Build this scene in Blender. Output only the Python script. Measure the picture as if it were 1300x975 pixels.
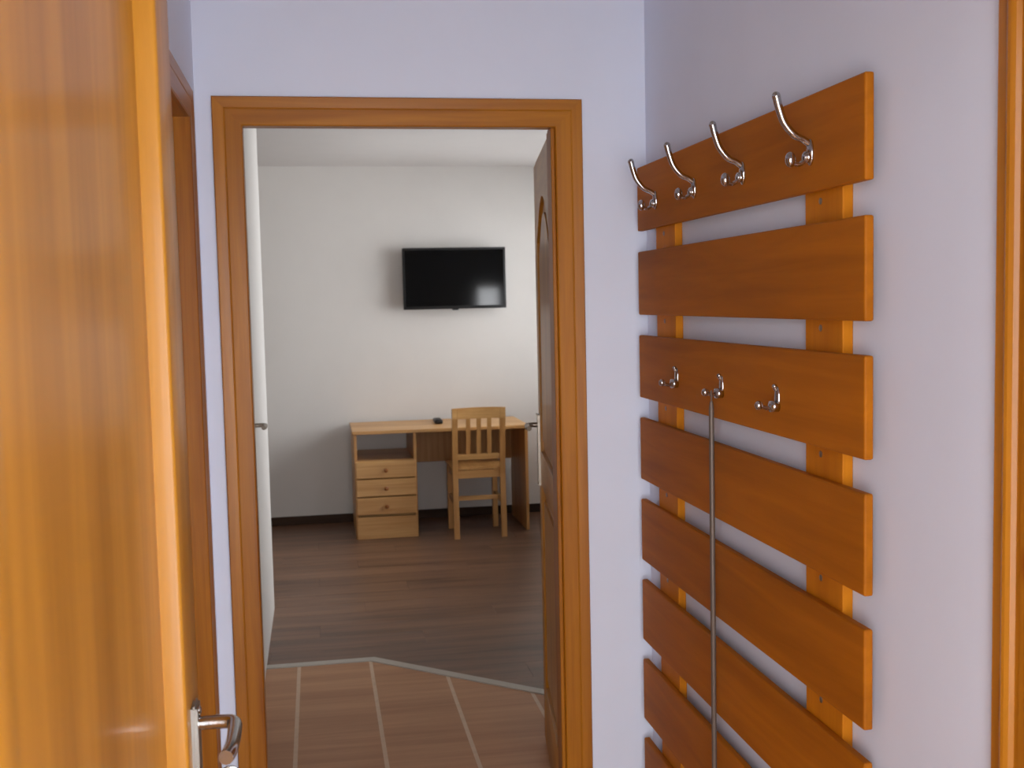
import bpy, bmesh, math, random
from mathutils import Vector, Matrix
random.seed(7)
for _o in list(bpy.data.objects):
    bpy.data.objects.remove(_o, do_unlink=True)
S = bpy.context.scene
COL = S.collection

# ------------------------------------------------------------------ camera
EYE = 1.55
F_PX = 1413.0
YAW, PITCH, ROLL = 0.1738, 0.0745, 0.0218
cd = bpy.data.cameras.new('camera')
cam = bpy.data.objects.new('camera', cd)
COL.objects.link(cam)
fw = Vector((math.sin(YAW)*math.cos(PITCH), math.cos(YAW)*math.cos(PITCH), -math.sin(PITCH)))
rt = Vector((math.cos(YAW), -math.sin(YAW), 0))
dn = fw.cross(rt)
rt2 = math.cos(ROLL)*rt + math.sin(ROLL)*dn
dn2 = -math.sin(ROLL)*rt + math.cos(ROLL)*dn
m3 = Matrix((rt2, -dn2, -fw)).transposed()
cam.matrix_world = Matrix.Translation((0, 0, EYE)) @ m3.to_4x4()
cd.sensor_width = 36.0
cd.sensor_fit = 'HORIZONTAL'
cd.lens = F_PX/1300.0*36.0
cd.clip_start = 0.02
cd.dof.use_dof = True
cd.dof.focus_distance = 2.2
cd.dof.aperture_fstop = 9.0
S.camera = cam

# ------------------------------------------------------------------ world, daylight, exposure
w = bpy.data.worlds.new('sky')
S.world = w
w.use_nodes = True
bg = w.node_tree.nodes['Background']
bg.inputs[0].default_value = (0.95, 0.97, 1.0, 1)
bg.inputs[1].default_value = 9.0
S.view_settings.view_transform = 'Standard'
S.view_settings.look = 'None'
S.view_settings.gamma = 1.0
S.view_settings.use_curve_mapping = False
S.view_settings.exposure = 0.22
S.cycles.max_bounces = 14
S.cycles.diffuse_bounces = 8
S.cycles.sample_clamp_indirect = 8.0


def portal(loc, rot, sx, sy):
    l = bpy.data.lights.new('window_portal', 'AREA')
    l.shape = 'RECTANGLE'
    l.size, l.size_y = sx, sy
    l.cycles.is_portal = True
    o = bpy.data.objects.new('window_portal', l)
    COL.objects.link(o)
    o.location = loc
    o.rotation_euler = rot


# window openings: (axis, plane, a0, a1, z0, z1)
WIN1 = (5.65, 7.85, 0.78, 2.38)     # right wall of the far room, along Y
WIN2 = (1.82, 2.17, 0.95, 1.76)     # near wall of the far room, along X
WIN3 = (-1.25, 1.65, 0.10, 2.45)    # outer hall, behind the camera, along X
portal((2.32, (WIN1[0]+WIN1[1])/2, (WIN1[2]+WIN1[3])/2), (0, math.radians(90), 0), WIN1[3]-WIN1[2], WIN1[1]-WIN1[0])
portal(((WIN2[0]+WIN2[1])/2, 2.85, (WIN2[2]+WIN2[3])/2), (math.radians(90), 0, 0), WIN2[1]-WIN2[0], WIN2[3]-WIN2[2])
portal(((WIN3[0]+WIN3[1])/2, -1.42, (WIN3[2]+WIN3[3])/2), (math.radians(90), 0, 0), WIN3[1]-WIN3[0], WIN3[3]-WIN3[2])


FILL_WIN4 = (-1.20, 0.20, 0.35, 2.30)   # outer hall, left of the camera, along Y; added to brighten the right wall
portal((-1.42, (FILL_WIN4[0]+FILL_WIN4[1])/2, (FILL_WIN4[2]+FILL_WIN4[3])/2), (0, math.radians(-90), 0), FILL_WIN4[3]-FILL_WIN4[2], FILL_WIN4[1]-FILL_WIN4[0])

# ------------------------------------------------------------------ materials
def lin(h):
    h = h.lstrip('#')
    c = [int(h[i:i+2], 16)/255 for i in (0, 2, 4)]
    return tuple(x/12.92 if x <= 0.04045 else ((x+0.055)/1.055)**2.4 for x in c) + (1,)


def base_mat(name):
    m = bpy.data.materials.new(name)
    m.use_nodes = True
    nt = m.node_tree
    return m, nt, nt.nodes['Principled BSDF']


def wood(name, ca, cb, axis='Z', rough=0.32, coat=0.4, coat_rough=0.12, fine=38, knots=False, bump=0.05, kcol='5a2c0a', spec=0.3):
    m, nt, p = base_mat(name)
    N, L = nt.nodes, nt.links
    tc = N.new('ShaderNodeTexCoord')
    oi = N.new('ShaderNodeObjectInfo')
    mul = N.new('ShaderNodeVectorMath'); mul.operation = 'SCALE'
    comb = N.new('ShaderNodeCombineXYZ')
    for i in range(3):
        L.new(oi.outputs['Random'], comb.inputs[i])
    L.new(comb.outputs[0], mul.inputs[0]); mul.inputs['Scale'].default_value = 13.0
    add = N.new('ShaderNodeVectorMath')
    L.new(tc.outputs['Object'], add.inputs[0]); L.new(mul.outputs[0], add.inputs[1])
    mp = N.new('ShaderNodeMapping')
    s = [fine, fine, fine]
    s['XYZ'.index(axis)] = 1.6
    mp.inputs['Scale'].default_value = s
    L.new(add.outputs[0], mp.inputs[0])
    n1 = N.new('ShaderNodeTexNoise')
    n1.inputs['Scale'].default_value = 1.0; n1.inputs['Detail'].default_value = 5
    n1.inputs['Roughness'].default_value = 0.62; n1.inputs['Distortion'].default_value = 0.6
    L.new(mp.outputs[0], n1.inputs[0])
    mp2 = N.new('ShaderNodeMapping')
    s2 = [7, 7, 7]; s2['XYZ'.index(axis)] = 0.7
    mp2.inputs['Scale'].default_value = s2
    L.new(add.outputs[0], mp2.inputs[0])
    n2 = N.new('ShaderNodeTexNoise')
    n2.inputs['Scale'].default_value = 1.0; n2.inputs['Detail'].default_value = 2
    L.new(mp2.outputs[0], n2.inputs[0])
    mx = N.new('ShaderNodeMix'); mx.data_type = 'FLOAT'
    mx.inputs[0].default_value = 0.5
    L.new(n1.outputs[0], mx.inputs[2]); L.new(n2.outputs[0], mx.inputs[3])
    rp = N.new('ShaderNodeValToRGB')
    rp.color_ramp.elements[0].position = 0.33; rp.color_ramp.elements[0].color = lin(cb)
    rp.color_ramp.elements[1].position = 0.66; rp.color_ramp.elements[1].color = lin(ca)
    L.new(mx.outputs[0], rp.inputs[0])
    col = rp.outputs[0]
    if knots:
        mp3 = N.new('ShaderNodeMapping')
        s3 = [5.5, 5.5, 5.5]; s3['XYZ'.index(axis)] = 3.2
        mp3.inputs['Scale'].default_value = s3
        L.new(add.outputs[0], mp3.inputs[0])
        vo = N.new('ShaderNodeTexVoronoi'); vo.inputs['Scale'].default_value = 1.0
        L.new(mp3.outputs[0], vo.inputs[0])
        r2 = N.new('ShaderNodeValToRGB')
        r2.color_ramp.elements[0].position = 0.03; r2.color_ramp.elements[0].color = (1, 1, 1, 1)
        r2.color_ramp.elements[1].position = 0.11; r2.color_ramp.elements[1].color = (0, 0, 0, 1)
        L.new(vo.outputs['Distance'], r2.inputs[0])
        mc = N.new('ShaderNodeMix'); mc.data_type = 'RGBA'
        L.new(r2.outputs[0], mc.inputs[0]); L.new(col, mc.inputs[6]); mc.inputs[7].default_value = lin(kcol)
        col = mc.outputs[2]
    L.new(col, p.inputs['Base Color'])
    bp = N.new('ShaderNodeBump'); bp.inputs['Strength'].default_value = bump; bp.inputs['Distance'].default_value = 0.002
    L.new(n1.outputs[0], bp.inputs['Height']); L.new(bp.outputs[0], p.inputs['Normal'])
    p.inputs['Roughness'].default_value = rough
    p.inputs['Specular IOR Level'].default_value = spec
    p.inputs['Coat Weight'].default_value = coat
    p.inputs['Coat Roughness'].default_value = coat_rough
    return m


def plain(name, c, rough=0.5, metal=0.0, var=0.03, scale=6, bump=0.0, bscale=180, coat=0.0):
    m, nt, p = base_mat(name)
    N, L = nt.nodes, nt.links
    tc = N.new('ShaderNodeTexCoord')
    n = N.new('ShaderNodeTexNoise'); n.inputs['Scale'].default_value = scale; n.inputs['Detail'].default_value = 3
    L.new(tc.outputs['Object'], n.inputs[0])
    rp = N.new('ShaderNodeValToRGB')
    a = lin(c)
    rp.color_ramp.elements[0].position = 0.3; rp.color_ramp.elements[0].color = tuple(x*(1-var) for x in a[:3])+(1,)
    rp.color_ramp.elements[1].position = 0.7; rp.color_ramp.elements[1].color = tuple(min(1, x*(1+var)) for x in a[:3])+(1,)
    L.new(n.outputs[0], rp.inputs[0]); L.new(rp.outputs[0], p.inputs['Base Color'])
    p.inputs['Roughness'].default_value = rough
    p.inputs['Metallic'].default_value = metal
    p.inputs['Coat Weight'].default_value = coat
    if bump:
        n3 = N.new('ShaderNodeTexNoise'); n3.inputs['Scale'].default_value = bscale
        L.new(tc.outputs['Object'], n3.inputs[0])
        b = N.new('ShaderNodeBump'); b.inputs['Strength'].default_value = bump; b.inputs['Distance'].default_value = 0.001
        L.new(n3.outputs[0], b.inputs['Height']); L.new(b.outputs[0], p.inputs['Normal'])
    return m


def glass(name):
    m, nt, p = base_mat(name)
    N, L = nt.nodes, nt.links
    tr = N.new('ShaderNodeBsdfTransparent'); gl = N.new('ShaderNodeBsdfGlossy'); gl.inputs['Roughness'].default_value = 0.02
    fr = N.new('ShaderNodeFresnel'); fr.inputs[0].default_value = 1.45
    mx = N.new('ShaderNodeMixShader')
    L.new(fr.outputs[0], mx.inputs[0]); L.new(tr.outputs[0], mx.inputs[1]); L.new(gl.outputs[0], mx.inputs[2])
    L.new(mx.outputs[0], N['Material Output'].inputs[0])
    return m


M = {}
M['casing'] = wood('varnished_pine_vertical', 'b87618', '864a0a', 'Z', 0.38, 0.14, 0.18, knots=True, kcol='8a4410')
M['casing_x'] = wood('varnished_pine_across', 'b87618', '864a0a', 'X', 0.38, 0.14, 0.18)
M['casing_y'] = wood('varnished_pine_along', 'b87618', '864a0a', 'Y', 0.38, 0.14, 0.18)
M['leaf'] = wood('varnished_door_wood', 'c88c2e', 'a06a1a', 'Z', 0.42, 0.22, 0.16, fine=26)
M['leaf_y'] = wood('varnished_door_wood_rail', 'c88c2e', 'a06a1a', 'Y', 0.42, 0.22, 0.16, fine=26)
M['slat'] = wood('orange_alder_slat', 'b66a0a', '905004', 'Y', 0.6, 0.0, 0.25, fine=22, spec=0.15)
M['upright'] = wood('orange_alder_upright', 'cf8014', 'b0660a', 'Z', 0.6, 0.0, 0.25, fine=22, spec=0.15)
M['pine'] = wood('pale_pine_across', 'd2a468', 'aa763e', 'X', 0.4, 0.15, 0.2, fine=40, knots=True, kcol='7a4518')
M['pine_z'] = wood('pale_pine_upright', 'c6965a', '9e6a36', 'Z', 0.4, 0.15, 0.2, fine=40)
M['pine_y'] = wood('pale_pine_depth', 'c6965a', '9e6a36', 'Y', 0.4, 0.15, 0.2, fine=40)
M['knob'] = wood('brown_turned_knob', '9a5c26', '7a4214', 'Y', 0.35, 0.3, 0.2)
M['plank'] = wood('brown_laminate', '86634c', '563d2e', 'X', 0.36, 0.15, 0.25, fine=16, bump=0.08)
M['tile'] = wood('terracotta_brown_tile', 'c8976e', 'a87852', 'X', 0.42, 0.0, 0.3, fine=30, bump=0.06)
M['base'] = wood('dark_brown_baseboard', '46301f', '2c1c12', 'X', 0.7, 0.0, 0.3)
M['lav'] = plain('lavender_white_paint', 'dde4f5', 0.75, var=0.012, bump=0.08)
M['white'] = plain('warm_white_paint', 'd4d0cb', 0.75, var=0.012, bump=0.08)
M['hall'] = plain('hall_white_paint', 'dcdae4', 0.75, var=0.012)
M['white_door'] = plain('white_door_lacquer', 'e6e5e3', 0.4, var=0.01)
M['ceil'] = plain('ceiling_white', 'c8c4c1', 0.85, var=0.012)
M['grout'] = plain('beige_grout', 'd8c0a6', 0.8, var=0.06, scale=30)
M['sub'] = plain('dark_screed', '4a4038', 0.8)
M['strip'] = plain('pale_metal_strip', 'b9b4aa', 0.4, 0.25)
M['chrome'] = plain('polished_chrome', 'bdbcbc', 0.12, 1.0, var=0.01)
M['steel'] = plain('brushed_steel', '9b9994', 0.3, 1.0, var=0.03)
M['nickel'] = plain('dull_nickel', '9a8f82', 0.35, 0.9)
M['dull'] = plain('dull_grey_metal', '685b52', 0.5, 0.4)
M['black'] = plain('black_plastic', '070707', 0.45, var=0.05)
M['screen'] = plain('glossy_dark_screen', '060605', 0.07, var=0.02, coat=0.0)
M['grey_print'] = plain('dark_grey_button', '1c1c1e', 0.6)
M['fob'] = plain('white_key_fob', 'd9d4de', 0.35, var=0.15, scale=120)
M['frame'] = plain('white_window_plastic', 'e8e8e6', 0.35)
M['glass'] = glass('window_glass')

# ------------------------------------------------------------------ builders
WLOC = {}


def wl(o):
    return WLOC[o.name] if o is not None else Vector((0, 0, 0))


def tag(o, label=None, cat=None, group=None, kind=None):
    if label: o['label'] = label
    if cat: o['category'] = cat
    if group: o['group'] = group
    if kind: o['kind'] = kind
    return o


def empty(name, loc, label=None, cat=None, group=None, kind=None):
    o = bpy.data.objects.new(name, None)
    COL.objects.link(o)
    o.location = loc
    o.empty_display_size = 0.05
    WLOC[o.name] = Vector(loc)
    return tag(o, label, cat, group, kind)


def link(name, me, world, parent=None):
    o = bpy.data.objects.new(name, me)
    COL.objects.link(o)
    o.parent = parent
    world = Vector(world)
    o.location = world - wl(parent)
    WLOC[o.name] = world
    return o


def obj(name, bm, mat, parent=None, smooth=False):
    """link a bmesh given in world coordinates as one object with its origin at its bottom centre"""
    bmesh.ops.recalc_face_normals(bm, faces=bm.faces)
    xs = [v.co for v in bm.verts]
    lo = Vector((min(v.x for v in xs), min(v.y for v in xs), min(v.z for v in xs)))
    hi = Vector((max(v.x for v in xs), max(v.y for v in xs), max(v.z for v in xs)))
    c = Vector(((lo.x+hi.x)/2, (lo.y+hi.y)/2, lo.z))
    for v in bm.verts:
        v.co -= c
    me = bpy.data.meshes.new(name)
    bm.to_mesh(me)
    bm.free()
    if smooth:
        for f in me.polygons:
            f.use_smooth = True
        try:
            me.set_sharp_from_angle(angle=math.radians(40))
        except Exception:
            pass
    me.materials.append(M[mat])
    return link(name, me, c, parent)


def B():
    return bmesh.new()


def box(bm, x0, x1, y0, y1, z0, z1, bev=0.0, seg=2):
    r = bmesh.ops.create_cube(bm, size=1.0)
    vs = r['verts']
    for v in vs:
        v.co = Vector(((x0+x1)/2 + v.co.x*(x1-x0), (y0+y1)/2 + v.co.y*(y1-y0), (z0+z1)/2 + v.co.z*(z1-z0)))
    if bev > 0:
        es = list({e for v in vs for e in v.link_edges})
        bmesh.ops.bevel(bm, geom=es, offset=bev, segments=seg, affect='EDGES', profile=0.5)
    return bm


def spline(pts, n=8):
    P = [Vector(p) for p in pts]
    out = []
    for i in range(len(P)-1):
        a = P[max(i-1, 0)]; b = P[i]; c = P[i+1]; d = P[min(i+2, len(P)-1)]
        for k in range(n):
            t = k/n
            out.append(0.5*((2*b) + (c-a)*t + (2*a-5*b+4*c-d)*t*t + (3*b-a-3*c+d)*t**3))
    out.append(P[-1])
    return out


def tube(bm, pts, rad, seg=12, cap=True):
    n = len(pts)
    rads = rad if isinstance(rad, (list, tuple)) else [rad]*n
    rings = []
    prev = None
    for i in range(n):
        t = (pts[min(i+1, n-1)] - pts[max(i-1, 0)]).normalized()
        if prev is None:
            up = Vector((0, 0, 1)) if abs(t.z) < 0.9 else Vector((1, 0, 0))
            u = t.cross(up).normalized()
        else:
            u = (prev - t*prev.dot(t)).normalized()
        v = t.cross(u)
        prev = u
        rings.append([bm.verts.new(pts[i] + (u*math.cos(2*math.pi*k/seg) + v*math.sin(2*math.pi*k/seg))*rads[i]) for k in range(seg)])
    for a, b in zip(rings, rings[1:]):
        for k in range(seg):
            bm.faces.new((a[k], a[(k+1) % seg], b[(k+1) % seg], b[k]))
    if cap:
        bm.faces.new(rings[0]); bm.faces.new(rings[-1])
    return bm


def ball(bm, c, r, sx=1, sy=1, sz=1, seg=14):
    res = bmesh.ops.create_uvsphere(bm, u_segments=seg, v_segments=seg//2+2, radius=r)
    for v in res['verts']:
        v.co = Vector(c) + Vector((v.co.x*sx, v.co.y*sy, v.co.z*sz))
    return bm


def prism(bm, poly, z0, z1):
    a = [bm.verts.new((x, y, z0)) for x, y in poly]
    b = [bm.verts.new((x, y, z1)) for x, y in poly]
    bm.faces.new(a); bm.faces.new(b)
    n = len(poly)
    for i in range(n):
        bm.faces.new((a[i], a[(i+1) % n], b[(i+1) % n], b[i]))
    return bm


def casing(parent, origin, along, out, a0, a1, head, prof, mats):
    """mitred architrave round an opening: along = unit vector of the opening's width, out = towards the viewer"""
    O, A, Nn = Vector(origin), Vector(along), Vector(out)
    Z = Vector((0, 0, 1))

    def loft(r0, r1, name, mat):
        bm = B()
        p = [bm.verts.new(v) for v in r0]; q = [bm.verts.new(v) for v in r1]
        n = len(p)
        for i in range(n):
            bm.faces.new((p[i], p[(i+1) % n], q[(i+1) % n], q[i]))
        bm.faces.new(p); bm.faces.new(q)
        obj(name, bm, mat, parent, smooth=False)
    W = max(u for u, d in prof)
    pr = prof + [(W, 0.0), (0.0, 0.0)] if prof[0][1] > 0 else prof
    left0 = [O + A*(a0-u) + Nn*d for u, d in pr]
    left1 = [O + A*(a0-u) + Nn*d + Z*(head+u) for u, d in pr]
    right0 = [O + A*(a1+u) + Nn*d for u, d in pr]
    right1 = [O + A*(a1+u) + Nn*d + Z*(head+u) for u, d in pr]
    loft(left0, left1, 'casing_upright', mats[0])
    loft(right0, right1, 'casing_upright', mats[0])
    loft(left1, right1, 'casing_head', mats[1])


def wallbox(name, boxes, mat, label, parent=None):
    bm = B()
    for b in boxes:
        box(bm, *b)
    return tag(obj(name, bm, mat, parent), label, 'wall', kind='structure')


def lever(parent, origin, out, grip, mat='chrome', plate_up=0.035, plate_down=0.205, pw=0.02, glen=0.115, reach=0.05, plate=True):
    """backplate, neck and grip; out = away from the leaf, grip = where the grip points"""
    O, n, g = Vector(origin), Vector(out), Vector(grip)
    Z = Vector((0, 0, 1))
    h = empty('handle', origin) if parent is None else None
    bm = B()
    if plate:
        bmesh.ops.create_cube(bm, size=1.0)
        for v in bm.verts:
            x, y, z = v.co
            v.co = O + g*(x*2*pw) + n*(0.004+y*0.008) + Z*((plate_up-plate_down)/2 + z*(plate_up+plate_down))
        bmesh.ops.bevel(bm, geom=list(bm.edges), offset=0.003, segments=2, affect='EDGES')
    else:
        tube(bm, [O, O+n*0.008], 0.024, 20)
    pl = obj('handle_plate', bm, 'steel' if mat == 'chrome' else mat, parent, smooth=True)
    bm = B()
    pts = spline([O+n*0.006, O+n*(reach*0.6), O+n*(reach*0.93)+g*0.006, O+n*reach+g*0.03, O+n*reach+g*glen*0.75, O+n*(reach-0.004)+g*glen], 6)
    tube(bm, pts, [0.0085]*len(pts), 12)
    obj('lever', bm, mat, pl, smooth=True)
    return pl


# ------------------------------------------------------------------ layout constants
XL, XR = -0.272, 0.875            # corridor walls
YF = 2.865                        # corridor side of the doorway wall
YB = 2.965                        # room side of it
YE0, YE1 = 0.46, 0.56             # entrance wall
CEIL = 2.514
RXL, RXR, RYB = -3.4, 2.20, 7.95   # far room
PX, PY = -0.255, 5.76             # white partition face, its corner
DX0, DX1, DH = -0.160, 0.629, 1.995   # doorway clear opening

# ------------------------------------------------------------------ walls
wallbox('wall_front', [(XL-0.1, DX0-0.03, YF, YB, 0, CEIL), (DX0-0.03, DX1+0.03, YF, YB, DH+0.03, CEIL),
                       (DX1+0.03, WIN2[0], YF, YB, 0, CEIL), (WIN2[0], WIN2[1], YF, YB, 0, WIN2[2]),
                       (WIN2[0], WIN2[1], YF, YB, WIN2[3], CEIL), (WIN2[1], RXR+0.12, YF, YB, 0, CEIL)],
        'lav', 'pale lavender wall around the open doorway')
LD0, LD1 = 1.93, 2.635            # closed door in the left wall
wallbox('wall_left', [(XL-0.1, XL, YE1, LD0-0.02, 0, CEIL), (XL-0.1, XL, LD0-0.02, LD1+0.02, 2.0, CEIL), (XL-0.1, XL, LD1+0.02, YF, 0, CEIL)],
        'lav', 'pale lavender corridor wall behind the open wooden door')
RD0, RD1 = 0.645, 1.225           # door in the right wall, beside the camera
wallbox('wall_right', [(XR, XR+0.1, YE1, RD0-0.02, 0, CEIL), (XR, XR+0.1, RD0-0.02, RD1+0.02, 2.0, CEIL), (XR, XR+0.1, RD1+0.02, YF, 0, CEIL)],
        'lav', 'pale lavender wall carrying the slatted coat rack')
ED0, ED1 = -0.185, 0.72
wallbox('wall_entrance', [(-1.4, ED0, YE0, YE1, 0, CEIL), (ED0, ED1, YE0, YE1, 2.02, CEIL), (ED1, 1.8, YE0, YE1, 0, CEIL)],
        'hall', 'white entrance wall around the camera-side doorway')
wallbox('wall_hall_rear', [(-1.4, WIN3[0], -1.4, -1.3, 0, CEIL), (WIN3[1], 1.8, -1.4, -1.3, 0, CEIL),
                           (WIN3[0], WIN3[1], -1.4, -1.3, 0, WIN3[2]), (WIN3[0], WIN3[1], -1.4, -1.3, WIN3[3], CEIL)],
        'hall', 'white hall wall with a window behind the camera')
wallbox('wall_hall_left', [(-1.4, -1.3, -1.3, FILL_WIN4[0], 0, CEIL), (-1.4, -1.3, FILL_WIN4[1], YE0, 0, CEIL), (-1.4, -1.3, FILL_WIN4[0], FILL_WIN4[1], 0, FILL_WIN4[2]), (-1.4, -1.3, FILL_WIN4[0], FILL_WIN4[1], FILL_WIN4[3], CEIL)], 'hall', 'white side wall of the outer hall on the left')
wallbox('wall_hall_right', [(1.7, 1.8, -1.3, YE0, 0, CEIL)], 'hall', 'white side wall of the outer hall on the right')
wallbox('wall_back', [(RXL-0.1, RXR+0.12, RYB, RYB+0.1, 0, CEIL)], 'white', 'white far wall behind the desk and television')
wallbox('wall_room_left', [(RXL-0.1, RXL, PY, RYB, 0, CEIL)], 'white', 'white far left wall of the room')
wallbox('wall_partition', [(PX-0.1, PX, YB, PY, 0, CEIL), (RXL-0.1, PX-0.1, PY-0.1, PY, 0, CEIL)], 'white',
        'white wall sliver seen just inside the doorway on the left')
wallbox('wall_room_right', [(RXR, RXR+0.12, YB, WIN1[0], 0, CEIL), (RXR, RXR+0.12, WIN1[1], RYB, 0, CEIL),
                            (RXR, RXR+0.12, WIN1[0], WIN1[1], 0, WIN1[2]), (RXR, RXR+0.12, WIN1[0], WIN1[1], WIN1[3], CEIL)],
        'white', 'white window wall on the right of the room')
bm = B()
box(bm, RXL-0.1, RXR+0.12, YF, RYB+0.1, CEIL, CEIL+0.1)
tag(obj('ceiling', bm, 'ceil'), 'white ceiling of the far room', 'ceiling', kind='structure')
bm = B()
box(bm, -1.4, 1.8, -1.4, YF, CEIL, CEIL+0.1)
tag(obj('ceiling', bm, 'ceil'), 'white ceiling of the corridor and hall', 'ceiling', kind='structure')


# ------------------------------------------------------------------ floors
def window(n, horizontal, plane0, plane1, a0, a1, z0, z1, label):
    t = empty('window_%d' % n, ((a0+a1)/2, plane0, z0) if horizontal else (plane0, (a0+a1)/2, z0), label, 'window', kind='structure')

    def bx(bm, u0, u1, d0, d1, c0, c1, bev=0.0):
        if horizontal: box(bm, u0, u1, d0, d1, c0, c1, bev)
        else: box(bm, d0, d1, u0, u1, c0, c1, bev)
    fwid = 0.055
    mid = (a0+a1)/2
    for nm, (u0, u1, c0, c1) in (('window_frame', (a0, a0+fwid, z0, z1)), ('window_frame', (a1-fwid, a1, z0, z1)),
                                 ('window_frame', (a0+fwid, a1-fwid, z0, z0+fwid)), ('window_frame', (a0+fwid, a1-fwid, z1-fwid, z1))):
        bm = B(); bx(bm, u0, u1, plane0, plane1, c0, c1, 0.004); obj(nm, bm, 'frame', t)
    cells = [(a0+fwid, a1-fwid)]
    if a1-a0 > 1.0:
        bm = B(); bx(bm, mid-0.04, mid+0.04, plane0, plane1, z0+fwid, z1-fwid, 0.004); obj('mullion', bm, 'frame', t)
        cells = [(a0+fwid, mid-0.04), (mid+0.04, a1-fwid)]
    pm = (plane0+plane1)/2
    for c in cells:
        bm = B(); bx(bm, c[0], c[1], pm-0.004, pm+0.004, z0+fwid, z1-fwid); obj('pane', bm, 'glass', t)
    return t


window(1, False, RXR+0.04, RXR+0.10, *WIN1, 'white double window lighting the far room from the right')
window(2, True, YF+0.02, YF+0.07, *WIN2, 'small white window mirrored in the television screen')
window(3, True, -1.38, -1.32, *WIN3, 'white double window in the hall behind the camera')
window(4, False, -1.38, -1.32, *FILL_WIN4, 'added white double window in the unseen hall, brightening the right corridor wall')  # extra hall window, added for more daylight on the rack wall

# boundary between tiles and laminate
BX, BY = 0.195, 4.80
SL = (4.216-4.80)/(0.849-0.195)


def bound(x):
    return BY if x <= BX else BY + SL*(x-BX)


fl = empty('floor', (0.5, 4.0, 0), 'tiled and brown laminate floor', 'floor', kind='structure')
bm = B(); box(bm, -1.4, 1.8, -1.4, YF, -0.12, -0.004); box(bm, XL-0.1, RXR+0.12, YF, PY, -0.12, -0.004); box(bm, RXL-0.1, RXR+0.12, PY, RYB+0.1, -0.12, -0.004)
obj('screed', bm, 'sub', fl)
bm = B(); prism(bm, [(PX, YB), (RXR, YB), (RXR, bound(RXR)), (BX, BY), (PX, BY)], -0.0035, -0.0007)
box(bm, DX0, DX1, YF, YB, -0.0035, -0.0007); box(bm, XL, XR, YE1, YF, -0.0035, -0.0007); box(bm, -1.3, 1.7, -1.2, YE1, -0.0035, -0.0007)
obj('grout', bm, 'grout', fl)
joints = [-0.422+0.305*i for i in range(10)]
G = 0.0075
for i in range(len(joints)-1):
    x0, x1 = joints[i]+G, joints[i+1]-G
    ys = [2.97, 3.47, 9]
    for k in range(2):
        y0, y1 = ys[k]+0.003, ys[k+1]-0.003
        xa, xb = max(x0, PX), min(x1, RXR)
        if xb - xa < 0.02: continue
        ta, tb = min(y1, bound(xa)-0.02), min(y1, bound(xb)-0.02)
        if ta <= y0+0.02: continue
        if tb <= y0+0.01:
            xe = BX + (y0+0.02-BY)/SL
            poly = [(xa, y0), (xe, y0), (xa, ta)]
        else:
            poly = [(xa, y0), (xb, y0), (xb, tb), (xa, ta)]
        bm = B(); prism(bm, poly, -0.004, 0.0); obj('tile', bm, 'tile', fl)
for i in range(-2, 6):
    x0, x1 = -0.117+0.305*i+G, -0.117+0.305*(i+1)-G
    for (y0, y1) in ((-1.2+0.003, -0.003), (0.003, 1.197), (1.203, 2.397), (2.403, 2.96)):
        a, b = x0, x1
        lim = (XL, XR) if y0 > 0.5 else ((-1.3, 1.7))
        a, b = max(a, lim[0]), min(b, lim[1])
        if b-a < 0.02: continue
        if y0 > 2.4: a, b = max(a, DX0-0.001), min(b, DX1)
        if b-a < 0.02: continue
        bm = B(); box(bm, a, b, y0, y1, -0.004, 0.0); obj('tile', bm, 'tile', fl)
# laminate planks, each a piece
PW, PLN = 0.192, 1.285
row = 0
y = BY - 9*PW
while y < RYB-0.01:
    y0, y1 = y, min(y+PW-0.0012, RYB)
    off = [0.0, 0.48, 0.9, 0.25, 0.7][row % 5]
    x = RXL - off
    while x < RXR:
        xa, xb = max(x, RXL), min(x+PLN-0.0012, RXR)
        x += PLN
        if xb-xa < 0.03: continue
        if y0 < PY and xb <= PX: continue
        if y0 < PY: xa = max(xa, PX)
        bm = B()
        box(bm, xa, xb, y0, y1, -0.004, 0.0005)
        if y0 < BY - 0.001:      # rows before the bend are cut along the slanted line
            nrm = Vector((-SL, 1, 0)).normalized()
            bmesh.ops.bisect_plane(bm, geom=bm.verts[:]+bm.edges[:]+bm.faces[:], plane_co=(BX, BY, 0), plane_no=nrm, clear_inner=True)
            if len(bm.faces) < 3:
                bm.free(); continue
            bmesh.ops.holes_fill(bm, edges=bm.edges)
        obj('plank', bm, 'plank', fl)
    y += PW
    row += 1
# pale cover strip between tiles and laminate
bm = B(); prism(bm, [(PX, BY-0.022), (BX-0.008, BY-0.022), (BX+0.012, BY+0.022), (PX, BY+0.022)], -0.003, 0.005)
xe = 1.6
ye = bound(xe)
prism(bm, [(BX-0.008, BY-0.022), (xe, ye-0.03), (xe, ye+0.03), (BX+0.012, BY+0.022)], -0.003, 0.005)
tag(obj('trim_1', bm, 'strip'), 'pale grey cover strip between tiles and laminate', 'floor strip', kind='structure')

# baseboards
bm = B(); box(bm, RXL, RXR, RYB-0.014, RYB, 0.0005, 0.062, 0.003)
tag(obj('baseboard_back', bm, 'base'), 'dark brown baseboard under the far wall', 'baseboard', kind='structure')
bm = B(); box(bm, RXL, RXL+0.014, PY, RYB-0.014, 0.0005, 0.062, 0.003)
tag(obj('baseboard_left', bm, 'base'), 'dark brown baseboard on the far left wall', 'baseboard', kind='structure')
bm = B(); box(bm, RXR-0.014, RXR, 3.6, RYB-0.014, 0.0005, 0.062, 0.003)
tag(obj('baseboard_right', bm, 'base'), 'dark brown baseboard under the room window', 'baseboard', kind='structure')

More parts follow.
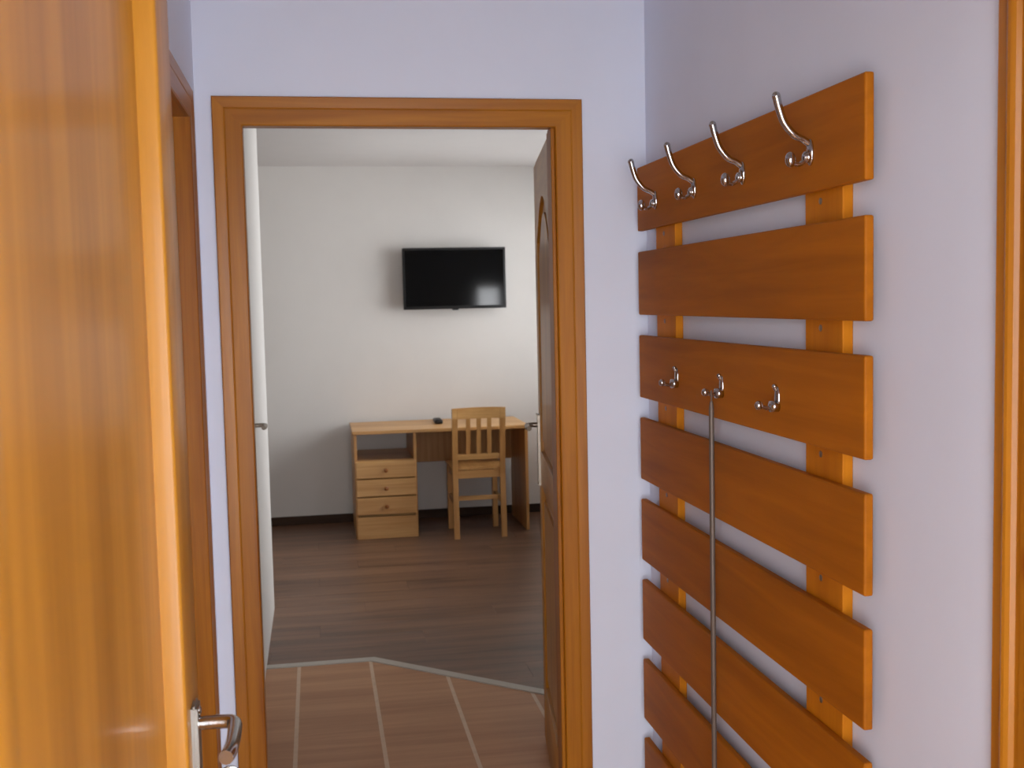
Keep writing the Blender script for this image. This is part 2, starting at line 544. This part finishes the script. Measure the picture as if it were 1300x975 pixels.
# ------------------------------------------------------------------ doorway frame and its open leaf
PROF = [(0.0, 0.010), (0.003, 0.0125), (0.040, 0.013), (0.0425, 0.0117), (0.045, 0.013), (0.060, 0.014), (0.069, 0.0145), (0.072, 0.011)]
fr = empty('trim_2', ((DX0+DX1)/2, YF, 0), 'orange varnished pine frame around the open doorway', 'door frame', kind='structure')
casing(fr, (0, YF, 0), (1, 0, 0), (0, -1, 0), DX0, DX1, DH, PROF, ('casing', 'casing_x'))
# rebated jambs: a front lip the leaf closes against, a deeper seat behind it
for nm, bs, mt in (('jamb', ((DX0-0.03, DX0, YF, YF+0.04, 0, DH), (DX0-0.03, DX0-0.013, YF+0.04, YB, 0, DH)), 'casing'),
                   ('jamb', ((DX1, DX1+0.03, YF, YB, 0, DH),), 'casing'),
                   ('jamb_head', ((DX0-0.03, DX1+0.03, YF, YF+0.03, DH, DH+0.03), (DX0-0.03, DX1+0.03, YF+0.03, YB, DH+0.014, DH+0.03)), 'casing_x')):
    bm = B()
    for b in bs: box(bm, *b)
    obj(nm, bm, mt, fr)
bm = B(); box(bm, DX1-0.011, DX1, YF-0.004, YF+0.04, 0, DH, 0.003); obj('stop_bead', bm, 'casing', fr)
casing(fr, (0, YB, 0), (1, 0, 0), (0, 1, 0), DX0-0.015, DX1+0.015, DH+0.015, [(u*0.8, d*0.8) for u, d in PROF], ('casing', 'casing_x'))

# the open leaf is built in its own frame: u along the width from the hinge, v = out of the visible face, then turned
HX, HY = 0.645, 3.000
ANG = math.radians(8.0)
LU = Vector((math.sin(ANG), math.cos(ANG), 0))        # hinge -> lock edge
LV = Vector((-math.cos(ANG), math.sin(ANG), 0))       # out of the visible face


def leafbox(bm, u0, u1, v0, v1, z0, z1, bev=0.0):
    k = B(); box(k, u0, u1, v0, v1, z0, z1, bev)
    for v in k.verts:
        u, q, z = v.co
        v.co = Vector((HX, HY, 0)) + LU*u + LV*q + Vector((0, 0, z))
    me = bpy.data.meshes.new('tmp'); k.to_mesh(me); k.free(); bm.from_mesh(me); bpy.data.meshes.remove(me)
    return bm


def leafpoint(u, v, z):
    return Vector((HX, HY, 0)) + LU*u + LV*v + Vector((0, 0, z))


d2 = empty('door_2', (HX, HY, 0), 'panelled wooden door standing open beyond the doorway, seen edge-on', 'door', kind='structure')
LW = 0.785
LZ0, LZ1 = 0.012, 2.005
T0 = -0.040
for nm, b, mt in (('stile', (0, 0.11, T0, 0, LZ0, LZ1), 'leaf'), ('stile', (LW-0.11, LW, T0, 0, LZ0, LZ1), 'leaf'),
                  ('rail', (0.11, LW-0.11, T0, 0, LZ0, 0.22), 'leaf_y'), ('rail', (0.11, LW-0.11, T0, 0, 0.92, 1.04), 'leaf_y')):
    bm = B(); leafbox(bm, *b, 0.003); obj(nm, bm, mt, d2, smooth=True)


def arch_poly(u0, u1, zlow, rise, ztop, n=14):
    """top rail outline with an arched underside"""
    pts = [(u0, ztop), (u1, ztop)]
    for i in range(n+1):
        t = i/n
        u = u1 + (u0-u1)*t
        pts.append((u, zlow + rise*math.sin(math.pi*t)))
    return pts


def leaf_prism(poly, v0, v1):
    bm = B()
    a = [bm.verts.new(leafpoint(u, v0, z)) for u, z in poly]
    b = [bm.verts.new(leafpoint(u, v1, z)) for u, z in poly]
    bm.faces.new(a); bm.faces.new(b)
    n = len(poly)
    for i in range(n):
        bm.faces.new((a[i], a[(i+1) % n], b[(i+1) % n], b[i]))
    return bm


obj('rail', leaf_prism(arch_poly(0.11, LW-0.11, 1.74, 0.13, LZ1), T0, 0), 'leaf_y', d2)
for z0, z1, rise in ((1.04, 1.74, 0.13), (0.22, 0.92, 0.0)):
    bm = B(); leafbox(bm, 0.112, LW-0.112, -0.030, -0.012, z0+0.002, z1+rise-0.004, 0.0)
    pn = obj('panel', bm, 'leaf', d2)
    poly = [(0.155, z0+0.045), (LW-0.155, z0+0.045)]
    if rise:
        n = 14
        for i in range(n+1):
            t = i/n
            poly.append((LW-0.155 + (0.31-LW)*t, z1-0.05 + rise*math.sin(math.pi*t)))
    else:
        poly += [(LW-0.155, z1-0.045), (0.155, z1-0.045)]
    obj('raised_field', leaf_prism(poly, -0.0125, -0.004), 'leaf', pn)
lever(d2, leafpoint(LW-0.055, 0.0, 1.125), LV, -LU, mat='nickel', reach=0.045, glen=0.11)

# ------------------------------------------------------------------ closed door in the left wall
d3 = empty('trim_3', (XL, (LD0+LD1)/2, 0), 'orange pine frame of the closed door in the left wall', 'door frame', kind='structure')
casing(d3, (XL, 0, 0), (0, 1, 0), (1, 0, 0), LD0, LD1, 1.98, [(u, d*0.9) for u, d in PROF], ('casing', 'casing_y'))
for nm, b, mt in (('jamb', (XL-0.1, XL, LD0-0.02, LD0, 0, 1.98), 'casing'), ('jamb', (XL-0.1, XL, LD1, LD1+0.02, 0, 1.98), 'casing'),
                  ('jamb_head', (XL-0.1, XL, LD0-0.02, LD1+0.02, 1.98, 2.0), 'casing_y')):
    bm = B(); box(bm, *b); obj(nm, bm, mt, d3)
dl = empty('door_3', (XL-0.05, (LD0+LD1)/2, 0), 'closed brown wooden door in the left wall behind the open door', 'door', kind='structure')
LF = XL-0.026
for nm, b, mt in (('stile', (LF-0.04, LF, LD0+0.003, LD0+0.11, 0.01, 1.977), 'leaf'), ('stile', (LF-0.04, LF, LD1-0.11, LD1-0.003, 0.01, 1.977), 'leaf'),
                  ('rail', (LF-0.04, LF, LD0+0.11, LD1-0.11, 0.01, 0.2), 'leaf_y'), ('rail', (LF-0.04, LF, LD0+0.11, LD1-0.11, 1.85, 1.977), 'leaf_y'),
                  ('rail', (LF-0.04, LF, LD0+0.11, LD1-0.11, 0.92, 1.04), 'leaf_y'),
                  ('panel', (LF-0.03, LF-0.012, LD0+0.11, LD1-0.11, 0.2, 0.92), 'leaf'), ('panel', (LF-0.03, LF-0.012, LD0+0.11, LD1-0.11, 1.04, 1.85), 'leaf')):
    bm = B(); box(bm, *b, 0.002 if nm != 'panel' else 0); obj(nm, bm, mt, dl)
lever(dl, (LF, LD0+0.06, 1.05), (1, 0, 0), (0, 1, 0))

# ------------------------------------------------------------------ entrance door, swung open along the left wall
d1 = empty('door_1', (-0.183, 0.6, 0), 'large glossy orange wooden door standing open in the left foreground', 'door', kind='structure')
SX, BXK = -0.163, -0.207
SY0, SY1, HY0 = 1.315, 1.435, 0.575
PXF = -0.1875
Z0, Z1 = 0.01, 2.0
for nm, b, mt, bv in (('stile', (BXK, SX, SY0, SY1, Z0, Z1), 'leaf', 0.005), ('stile', (BXK, SX, HY0, HY0+0.045, Z0, Z1), 'leaf', 0.005),
                      ('rail', (BXK, SX, HY0+0.045, SY0, 1.93, Z1), 'leaf_y', 0.004), ('rail', (BXK, SX, HY0+0.045, SY0, Z0, 0.2), 'leaf_y', 0.004)):
    bm = B(); box(bm, *b, bv, 3); obj(nm, bm, mt, d1, smooth=True)
bm = B(); box(bm, BXK+0.005, PXF, HY0+0.045, SY0, 0.2, 1.93); obj('panel', bm, 'leaf', d1)
pl = lever(d1, (SX, 1.368, 1.046), (1, 0, 0), (0, -1, 0), pw=0.019, plate_up=0.026, plate_down=0.22, reach=0.052, glen=0.115)
for z in (1.062, 0.845):
    bm = B(); ball(bm, (SX+0.0085, 1.368, z), 0.006, 0.5, 1, 1); obj('screw', bm, 'chrome', pl, smooth=True)
bm = B(); tube(bm, [Vector((SX+0.008, 1.368, 0.975)), Vector((SX+0.014, 1.368, 0.975))], 0.0105, 18)
obj('lock_cylinder', bm, 'chrome', pl, smooth=True)
for k, z in enumerate((0.3, 1.86)):
    bm = B(); tube(bm, [Vector((SX+0.006, HY0-0.008, z-0.05)), Vector((SX+0.006, HY0-0.008, z+0.05))], 0.008, 12); obj('hinge', bm, 'steel', d1, smooth=True)

# bunch of keys left in the lock
ky = empty('keys', (SX+0.02, 1.368, 0.94), 'key and pale fob hanging from the lock of the open foreground door', 'keys')
bm = B(); tube(bm, [Vector((SX+0.014, 1.368, 0.975)), Vector((SX+0.030, 1.368, 0.975))], 0.0035, 10)
tube(bm, spline([(SX+0.030+0.012*(1-math.cos(a)), 1.368, 0.975+0.012*math.sin(a)) for a in [i*math.pi/6 for i in range(13)]], 2), 0.0028, 8)
obj('key', bm, 'chrome', ky, smooth=True)
bm = B(); tube(bm, spline([(SX+0.052+0.009*math.sin(a), 1.366+0.006*math.sin(a), 0.966+0.014*math.cos(a)) for a in [i*math.pi/6 for i in range(13)]], 2), 0.0012, 6)
obj('key_ring', bm, 'chrome', ky, smooth=True)
bm = B(); box(bm, SX+0.040, SX+0.068, 1.358, 1.366, 0.905, 0.953, 0.003); obj('fob', bm, 'fob', ky, smooth=True)

# entrance frame on the camera side of the leaf
ef = empty('trim_4', ((ED0+ED1)/2, YE0, 0), 'orange pine frame of the entrance beside the camera', 'door frame', kind='structure')
for nm, b, mt in (('jamb', (ED0, ED0+0.02, YE0, YE1, 0, 2.0), 'casing'), ('jamb', (ED1-0.02, ED1, YE0, YE1, 0, 2.0), 'casing'), ('jamb_head', (ED0, ED1, YE0, YE1, 2.0, 2.02), 'casing_x')):
    bm = B(); box(bm, *b); obj(nm, bm, mt, ef)

# ------------------------------------------------------------------ door in the right wall at the picture's edge
rf = empty('trim_5', (XR, (RD0+RD1)/2, 0), 'orange moulded door frame at the right edge', 'door frame', kind='structure')
PROF2 = [(0.0, 0.006), (0.004, 0.012), (0.022, 0.013), (0.027, 0.008), (0.036, 0.009), (0.039, 0.015), (0.044, 0.019), (0.049, 0.020), (0.054, 0.018), (0.058, 0.013), (0.062, 0.012), (0.080, 0.012), (0.083, 0.009)]
casing(rf, (XR, 0, 0), (0, 1, 0), (-1, 0, 0), RD0, RD1, 1.98, PROF2, ('casing', 'casing_y'))
for nm, b, mt in (('jamb', (XR, XR+0.1, RD0-0.02, RD0, 0, 1.98), 'casing'), ('jamb', (XR, XR+0.1, RD1, RD1+0.02, 0, 1.98), 'casing'),
                  ('jamb_head', (XR, XR+0.1, RD0-0.02, RD1+0.02, 1.98, 2.0), 'casing_y')):
    bm = B(); box(bm, *b); obj(nm, bm, mt, rf)
rd = empty('door_4', (XR+0.05, (RD0+RD1)/2, 0), 'closed wooden door inside the right-hand frame', 'door', kind='structure')
for nm, b, mt in (('stile', (XR+0.02, XR+0.06, RD0+0.003, RD0+0.11, 0.01, 1.977), 'leaf'), ('stile', (XR+0.02, XR+0.06, RD1-0.11, RD1-0.003, 0.01, 1.977), 'leaf'),
                  ('rail', (XR+0.02, XR+0.06, RD0+0.11, RD1-0.11, 0.01, 0.2), 'leaf_y'), ('rail', (XR+0.02, XR+0.06, RD0+0.11, RD1-0.11, 1.85, 1.977), 'leaf_y'),
                  ('panel', (XR+0.03, XR+0.05, RD0+0.11, RD1-0.11, 0.2, 1.85), 'leaf')):
    bm = B(); box(bm, *b, 0.002 if nm != 'panel' else 0); obj(nm, bm, mt, rd)

# ------------------------------------------------------------------ white flush door in the room's partition
wd = empty('door_5', (PX, 4.1, 0), 'white flush door just inside the doorway on the left', 'door', kind='structure')
bm = B(); box(bm, PX, PX+0.004, 3.62, 4.46, 0.006, 2.0, 0.001); obj('leaf', bm, 'white_door', wd)
lever(wd, (PX+0.004, 4.40, 1.09), (1, 0, 0), (0, -1, 0), mat='nickel', plate=False, reach=0.05, glen=0.10)

# ------------------------------------------------------------------ slatted coat rack
rack = empty('coat_rack', (0.857, 2.2, 0.2), 'orange wooden slatted coat rack fixed to the right wall', 'coat rack')
XF = 0.839
TH = 0.016
RY0, RY1 = 1.606, 2.830
for (y0, y1) in ((1.711, 1.853), (2.572, 2.722)):
    bm = B(); box(bm, XF+TH, XR-0.001, y0, y1, 0.16, 1.85, 0.002)
    u = obj('upright', bm, 'upright', rack)
    for z in (1.708, 1.492, 1.274, 1.056, 0.838):
        bm = B(); ball(bm, (XF+TH, (y0+y1)/2+0.01, z), 0.006, 0.3, 1, 1, 10); obj('screw', bm, 'nickel', u, smooth=True)
bm = B(); box(bm, -TH/2, TH/2, -(RY1-RY0)/2, (RY1-RY0)/2, 0, 0.164, 0.0035, 2)
bmesh.ops.recalc_face_normals(bm, faces=bm.faces)
me = bpy.data.meshes.new('slat'); bm.to_mesh(me); bm.free(); me.materials.append(M['slat'])
for i in range(8):
    link('slat', me, (XF+TH/2, (RY0+RY1)/2, 1.888-0.2175*i-0.164), rack)


def hook_meshes(large):
    out = []
    # mounting body, local frame: +x away from the slat is negative world x
    bm = B()
    if large:
        ball(bm, (-0.002, 0, 0.000), 0.012, 0.55, 0.9, 1.9)
        tube(bm, [Vector((0, 0, -0.008)), Vector((-0.013, 0, -0.008))], 0.0095, 14)
    else:
        ball(bm, (-0.001, 0, 0.012), 0.011, 0.5, 0.9, 2.0)
        tube(bm, [Vector((0, 0, -0.003)), Vector((-0.016, 0, -0.003))], 0.0105, 14)
    out.append(('hook_base', bm))
    bm = B()
    if large:
        pts = spline([(-0.004, 0, 0.014), (-0.014, 0, 0.021), (-0.032, 0, 0.030), (-0.049, 0, 0.050), (-0.058, 0, 0.074), (-0.063, 0, 0.093)], 6)
        n = len(pts)
        tube(bm, pts, [0.0056 + 0.0016*(i/(n-1)) for i in range(n)], 12)
        ball(bm, pts[-1], 0.0075, 1, 1, 1.1, 12)
    else:
        pts = spline([(-0.003, 0, 0.026), (-0.006, 0, 0.031), (-0.007, 0, 0.034)], 4)
        tube(bm, pts, 0.004, 10)
        ball(bm, pts[-1], 0.0048, seg=10)
    out.append(('upper_arm', bm))
    bm = B()
    if large:
        pts = spline([(-0.008, 0, -0.010), (-0.022, 0, -0.020), (-0.034, 0, -0.018)], 5)
        tube(bm, pts, 0.0042, 10)
        ball(bm, (-0.038, 0, -0.012), 0.0092, 1, 1, 1.45, 14)
    else:
        pts = spline([(-0.010, 0, -0.003), (-0.022, 0, -0.006), (-0.034, 0, -0.002)], 5)
        tube(bm, pts, 0.004, 10)
        ball(bm, (-0.038, 0, 0.0), 0.0078, 1, 1, 1.1, 14)
    out.append(('lower_prong', bm))
    bm = B(); ball(bm, (-0.012 if large else -0.014, 0, -0.008 if large else -0.003), 0.0085, 0.6, 1, 1, 12)
    out.append(('screw_cap', bm))
    res = []
    for nm, bm in out:
        bmesh.ops.recalc_face_normals(bm, faces=bm.faces)
        me = bpy.data.meshes.new(nm); bm.to_mesh(me); bm.free()
        for f in me.polygons: f.use_smooth = True
        me.materials.append(M['chrome'])
        res.append((nm, me))
    return res


for large, spots in ((True, [(1.793, 1.790), (2.097, 1.790), (2.382, 1.790), (2.666, 1.790)]), (False, [(2.517, 1.350), (2.222, 1.350), (1.935, 1.348)])):
    hm = hook_meshes(large)
    for (y, z) in spots:
        b = link('coat_hook' if large else 'small_hook', hm[0][1], (XF, y, z), rack)
        b['label'] = 'chrome curved double coat hook' if large else 'small chrome knob hook'
        for nm, me in hm[1:]:
            link(nm, me, (XF, y, z), b)

# long shoehorn hanging from the middle small hook
sh = empty('shoehorn', (XF-0.0245, 2.222, 0.28), 'long thin grey metal shoehorn hanging from the middle small hook', 'shoehorn')
SHX, SHY = XF-0.0245, 2.222
bm = B()
tube(bm, spline([(SHX+0.008*math.sin(a)*0.3, SHY+0.007*math.sin(a), 1.3413+0.0105*math.cos(a)) for a in [i*math.pi/6 for i in range(13)]], 2), 0.0018, 8)
obj('loop', bm, 'nickel', sh, smooth=True)
bm = B(); tube(bm, [Vector((SHX, SHY, z)) for z in (1.331, 1.315, 1.0, 0.50)], [0.003, 0.0055, 0.0058, 0.0055], 12)
obj('handle', bm, 'dull', sh, smooth=True)
bm = B()
rows = []
for i in range(11):
    t = i/10
    z = 0.505 - 0.21*t
    wd_ = 0.007 + 0.016*math.sin(min(1, t*1.15)*math.pi/2)
    rows.append([bm.verts.new((SHX - 0.010*(1-(k/4-1)**2)*(0.3+0.7*t) , SHY + wd_*(k/4-1), z - (0.012*(1-(k/4-1)**2) if i == 10 else 0))) for k in range(9)])
for a, b in zip(rows, rows[1:]):
    for k in range(8): bm.faces.new((a[k], a[k+1], b[k+1], b[k]))
bmesh.ops.solidify(bm, geom=bm.faces[:], thickness=0.0015)
obj('blade', bm, 'dull', sh, smooth=True)

# ------------------------------------------------------------------ television
tv = empty('television', (0.987, 7.93, 1.5), 'black flat television mounted on the far wall', 'television')
TX0, TX1, TZ0, TZ1, TY = 0.620, 1.353, 1.503, 1.935, 7.865
bm = B(); box(bm, TX0, TX1, TY, TY+0.040, TZ0, TZ1, 0.004); obj('casing', bm, 'black', tv, smooth=True)
bm = B(); box(bm, TX0+0.016, TX1-0.016, TY-0.001, TY+0.002, TZ0+0.022, TZ1-0.016); obj('screen', bm, 'screen', tv)
bm = B(); box(bm, TX0+0.15, TX1-0.15, TY+0.040, TY+0.062, TZ0+0.08, TZ1-0.08, 0.006); obj('rear_housing', bm, 'black', tv)
bm = B(); box(bm, TX0+0.27, TX1-0.27, TY+0.062, RYB, TZ0+0.12, TZ1-0.12); obj('wall_bracket', bm, 'black', tv)
bm = B(); box(bm, (TX0+TX1)/2-0.022, (TX0+TX1)/2+0.022, TY+0.002, TY+0.02, TZ0-0.009, TZ0+0.004, 0.003); obj('sensor_bump', bm, 'black', tv)

# ------------------------------------------------------------------ desk
desk = empty('desk', (0.80, 7.62, 0), 'pale pine desk with drawers under the television', 'desk')
KX0, KX1, KY0, KY1 = 0.215, 1.395, 7.315, 7.915
ZT = 0.717
FZ = 0.0005
bm = B(); box(bm, KX0, KX1, KY0, KY1, ZT-0.022, ZT, 0.003); obj('desktop', bm, 'pine', desk)
T = 0.02
for nm, b, mt in (('side_panel', (KX0+0.008, KX0+0.008+T, KY0+0.012, KY1-0.01, FZ, ZT-0.022), 'pine_z'),
                  ('side_panel', (0.614, 0.614+T, KY0+0.012, KY1-0.01, FZ, ZT-0.022), 'pine_z'),
                  ('side_panel', (KX1-0.008-T, KX1-0.008, KY0+0.012, KY1-0.01, FZ, ZT-0.022), 'pine_z'),
                  ('modesty_panel', (0.634, KX1-0.028, 7.86, 7.878, 0.42, ZT-0.022), 'pine_z'),
                  ('shelf', (0.243, 0.614, KY0+0.02, KY1-0.01, 0.505, 0.520), 'pine'),
                  ('drawer_bay', (0.243, 0.614, KY0+0.06, KY1-0.012, FZ, 0.495), 'pine')):
    bm = B(); box(bm, *b, 0.0015); obj(nm, bm, mt, desk)
for k, (z0, z1) in enumerate(((0.404, 0.516), (0.284, 0.396), (0.162, 0.276))):
    bm = B(); box(bm, 0.231, 0.626, KY0-0.006, KY0+0.012, z0, z1, 0.004)
    dr = obj('drawer', bm, 'pine', desk)
    bm = B(); zc = (z0+z1)/2-0.004
    tube(bm, [Vector((0.427, KY0-0.006, zc)), Vector((0.427, KY0-0.018, zc))], 0.007, 10)
    ball(bm, (0.427, KY0-0.024, zc), 0.0145, 1, 0.7, 1, 12)
    obj('knob', bm, 'knob', dr, smooth=True)
bm = B(); box(bm, 0.231, 0.626, KY0-0.002, KY0+0.012, FZ, 0.146, 0.003); obj('plinth', bm, 'pine', desk)

# ------------------------------------------------------------------ chair, its back to the camera
ch = empty('wooden_chair', (1.028, 7.34, 0), 'pale pine chair with slatted back pushed up to the desk', 'chair')
CX0, CX1, CYb = 0.853, 1.203, 7.15
PT = 0.036


def post(x, lean):
    bm = B()
    r0 = (CYb+0.0, FZ); prof = [(CYb, FZ), (CYb+0.022, 0.42), (CYb+0.016, 0.50), (CYb-0.030+0.0, 0.862)]
    rows = []
    for y, z in prof:
        rows.append([bm.verts.new(v) for v in ((x, y, z), (x+PT, y, z), (x+PT, y+0.032, z), (x, y+0.032, z))])
    for a, b in zip(rows, rows[1:]):
        for k in range(4): bm.faces.new((a[k], a[(k+1) % 4], b[(k+1) % 4], b[k]))
    bm.faces.new(rows[0]); bm.faces.new(rows[-1])
    obj('rear_leg', bm, 'pine_z', ch)


post(CX0, 0); post(CX1-PT, 0)


def yb(z):
    return CYb+0.016 - 0.046*(z-0.50)/0.362


for nm, z0, z1 in (('top_rail', 0.792, 0.862), ('lower_rail', 0.520, 0.556)):
    bm = B()
    rows = []
    n = 8
    for i in range(n+1):
        t = i/n
        x = CX0+PT*0.0 + (CX1-CX0)*t if nm == 'top_rail' else CX0+PT + (CX1-CX0-2*PT)*t
        dy = -0.004 + 0.014*math.sin(math.pi*t) if nm == 'top_rail' else 0.006
        zt = z1 + 0.004*math.sin(math.pi*t)*(1 if nm == 'top_rail' else 0)
        rows.append([bm.verts.new(v) for v in ((x, yb(z0)+dy, z0), (x, yb(zt)+dy, zt), (x, yb(zt)+dy+0.020, zt), (x, yb(z0)+dy+0.020, z0))])
    for a, b in zip(rows, rows[1:]):
        for k in range(4): bm.faces.new((a[k], a[(k+1) % 4], b[(k+1) % 4], b[k]))
    bm.faces.new(rows[0]); bm.faces.new(rows[-1])
    obj(nm, bm, 'pine', ch)
for i in range(3):
    x = CX0+PT + (CX1-CX0-2*PT)*(i+1)/4
    bm = B()
    rows = []
    for z in (0.556, 0.792):
        rows.append([bm.verts.new(v) for v in ((x-0.014, yb(z)+0.008, z), (x+0.014, yb(z)+0.008, z), (x+0.014, yb(z)+0.020, z), (x-0.014, yb(z)+0.020, z))])
    for k in range(4): bm.faces.new((rows[0][k], rows[0][(k+1) % 4], rows[1][(k+1) % 4], rows[1][k]))
    bm.faces.new(rows[0]); bm.faces.new(rows[1])
    obj('back_slat', bm, 'pine_z', ch)
bm = B(); box(bm, CX0+PT, CX1-PT, CYb+0.024, CYb+0.06, 0.450, 0.470, 0.004)
box(bm, CX0-0.004, CX1+0.004, CYb+0.056, CYb+0.40, 0.450, 0.470, 0.005); obj('seat', bm, 'pine_y', ch)
for x in (CX0+0.002, CX1-PT-0.002):
    bm = B(); box(bm, x, x+PT, CYb+0.35, CYb+0.386, FZ, 0.449, 0.003); obj('front_leg', bm, 'pine_z', ch)
for b, mt in (((CX0+PT, CX1-PT, CYb+0.030, CYb+0.048, 0.395, 0.449), 'pine'), ((CX0+PT, CX1-PT, CYb+0.36, CYb+0.378, 0.395, 0.449), 'pine'),
              ((CX0+0.01, CX0+0.028, CYb+0.056, CYb+0.35, 0.395, 0.449), 'pine_y'), ((CX1-0.028, CX1-0.01, CYb+0.056, CYb+0.35, 0.395, 0.449), 'pine_y')):
    bm = B(); box(bm, *b, 0.002); obj('apron', bm, mt, ch)
for x in (CX0+0.01, CX1-0.028):
    bm = B(); box(bm, x, x+0.018, CYb+0.040, CYb+0.352, 0.215, 0.25, 0.002); obj('stretcher', bm, 'pine_y', ch)
bm = B(); box(bm, CX0+0.028, CX1-0.028, CYb+0.19, CYb+0.208, 0.22, 0.25, 0.002); obj('stretcher', bm, 'pine', ch)

# ------------------------------------------------------------------ remote control lying on the desk
rc = empty('remote_control', (0.816, 7.64, ZT), 'small black remote control lying on the desk', 'remote control')
bm = B(); box(bm, 0.789, 0.843, 7.575, 7.735, ZT, ZT+0.030, 0.010, 3); obj('body', bm, 'black', rc, smooth=True)
for i in range(4):
    for j in range(3):
        bm = B(); box(bm, 0.803+0.013*j-0.004, 0.803+0.013*j+0.004, 7.60+0.022*i, 7.612+0.022*i, ZT+0.0295, ZT+0.0315, 0.001); obj('button', bm, 'grey_print', rc)
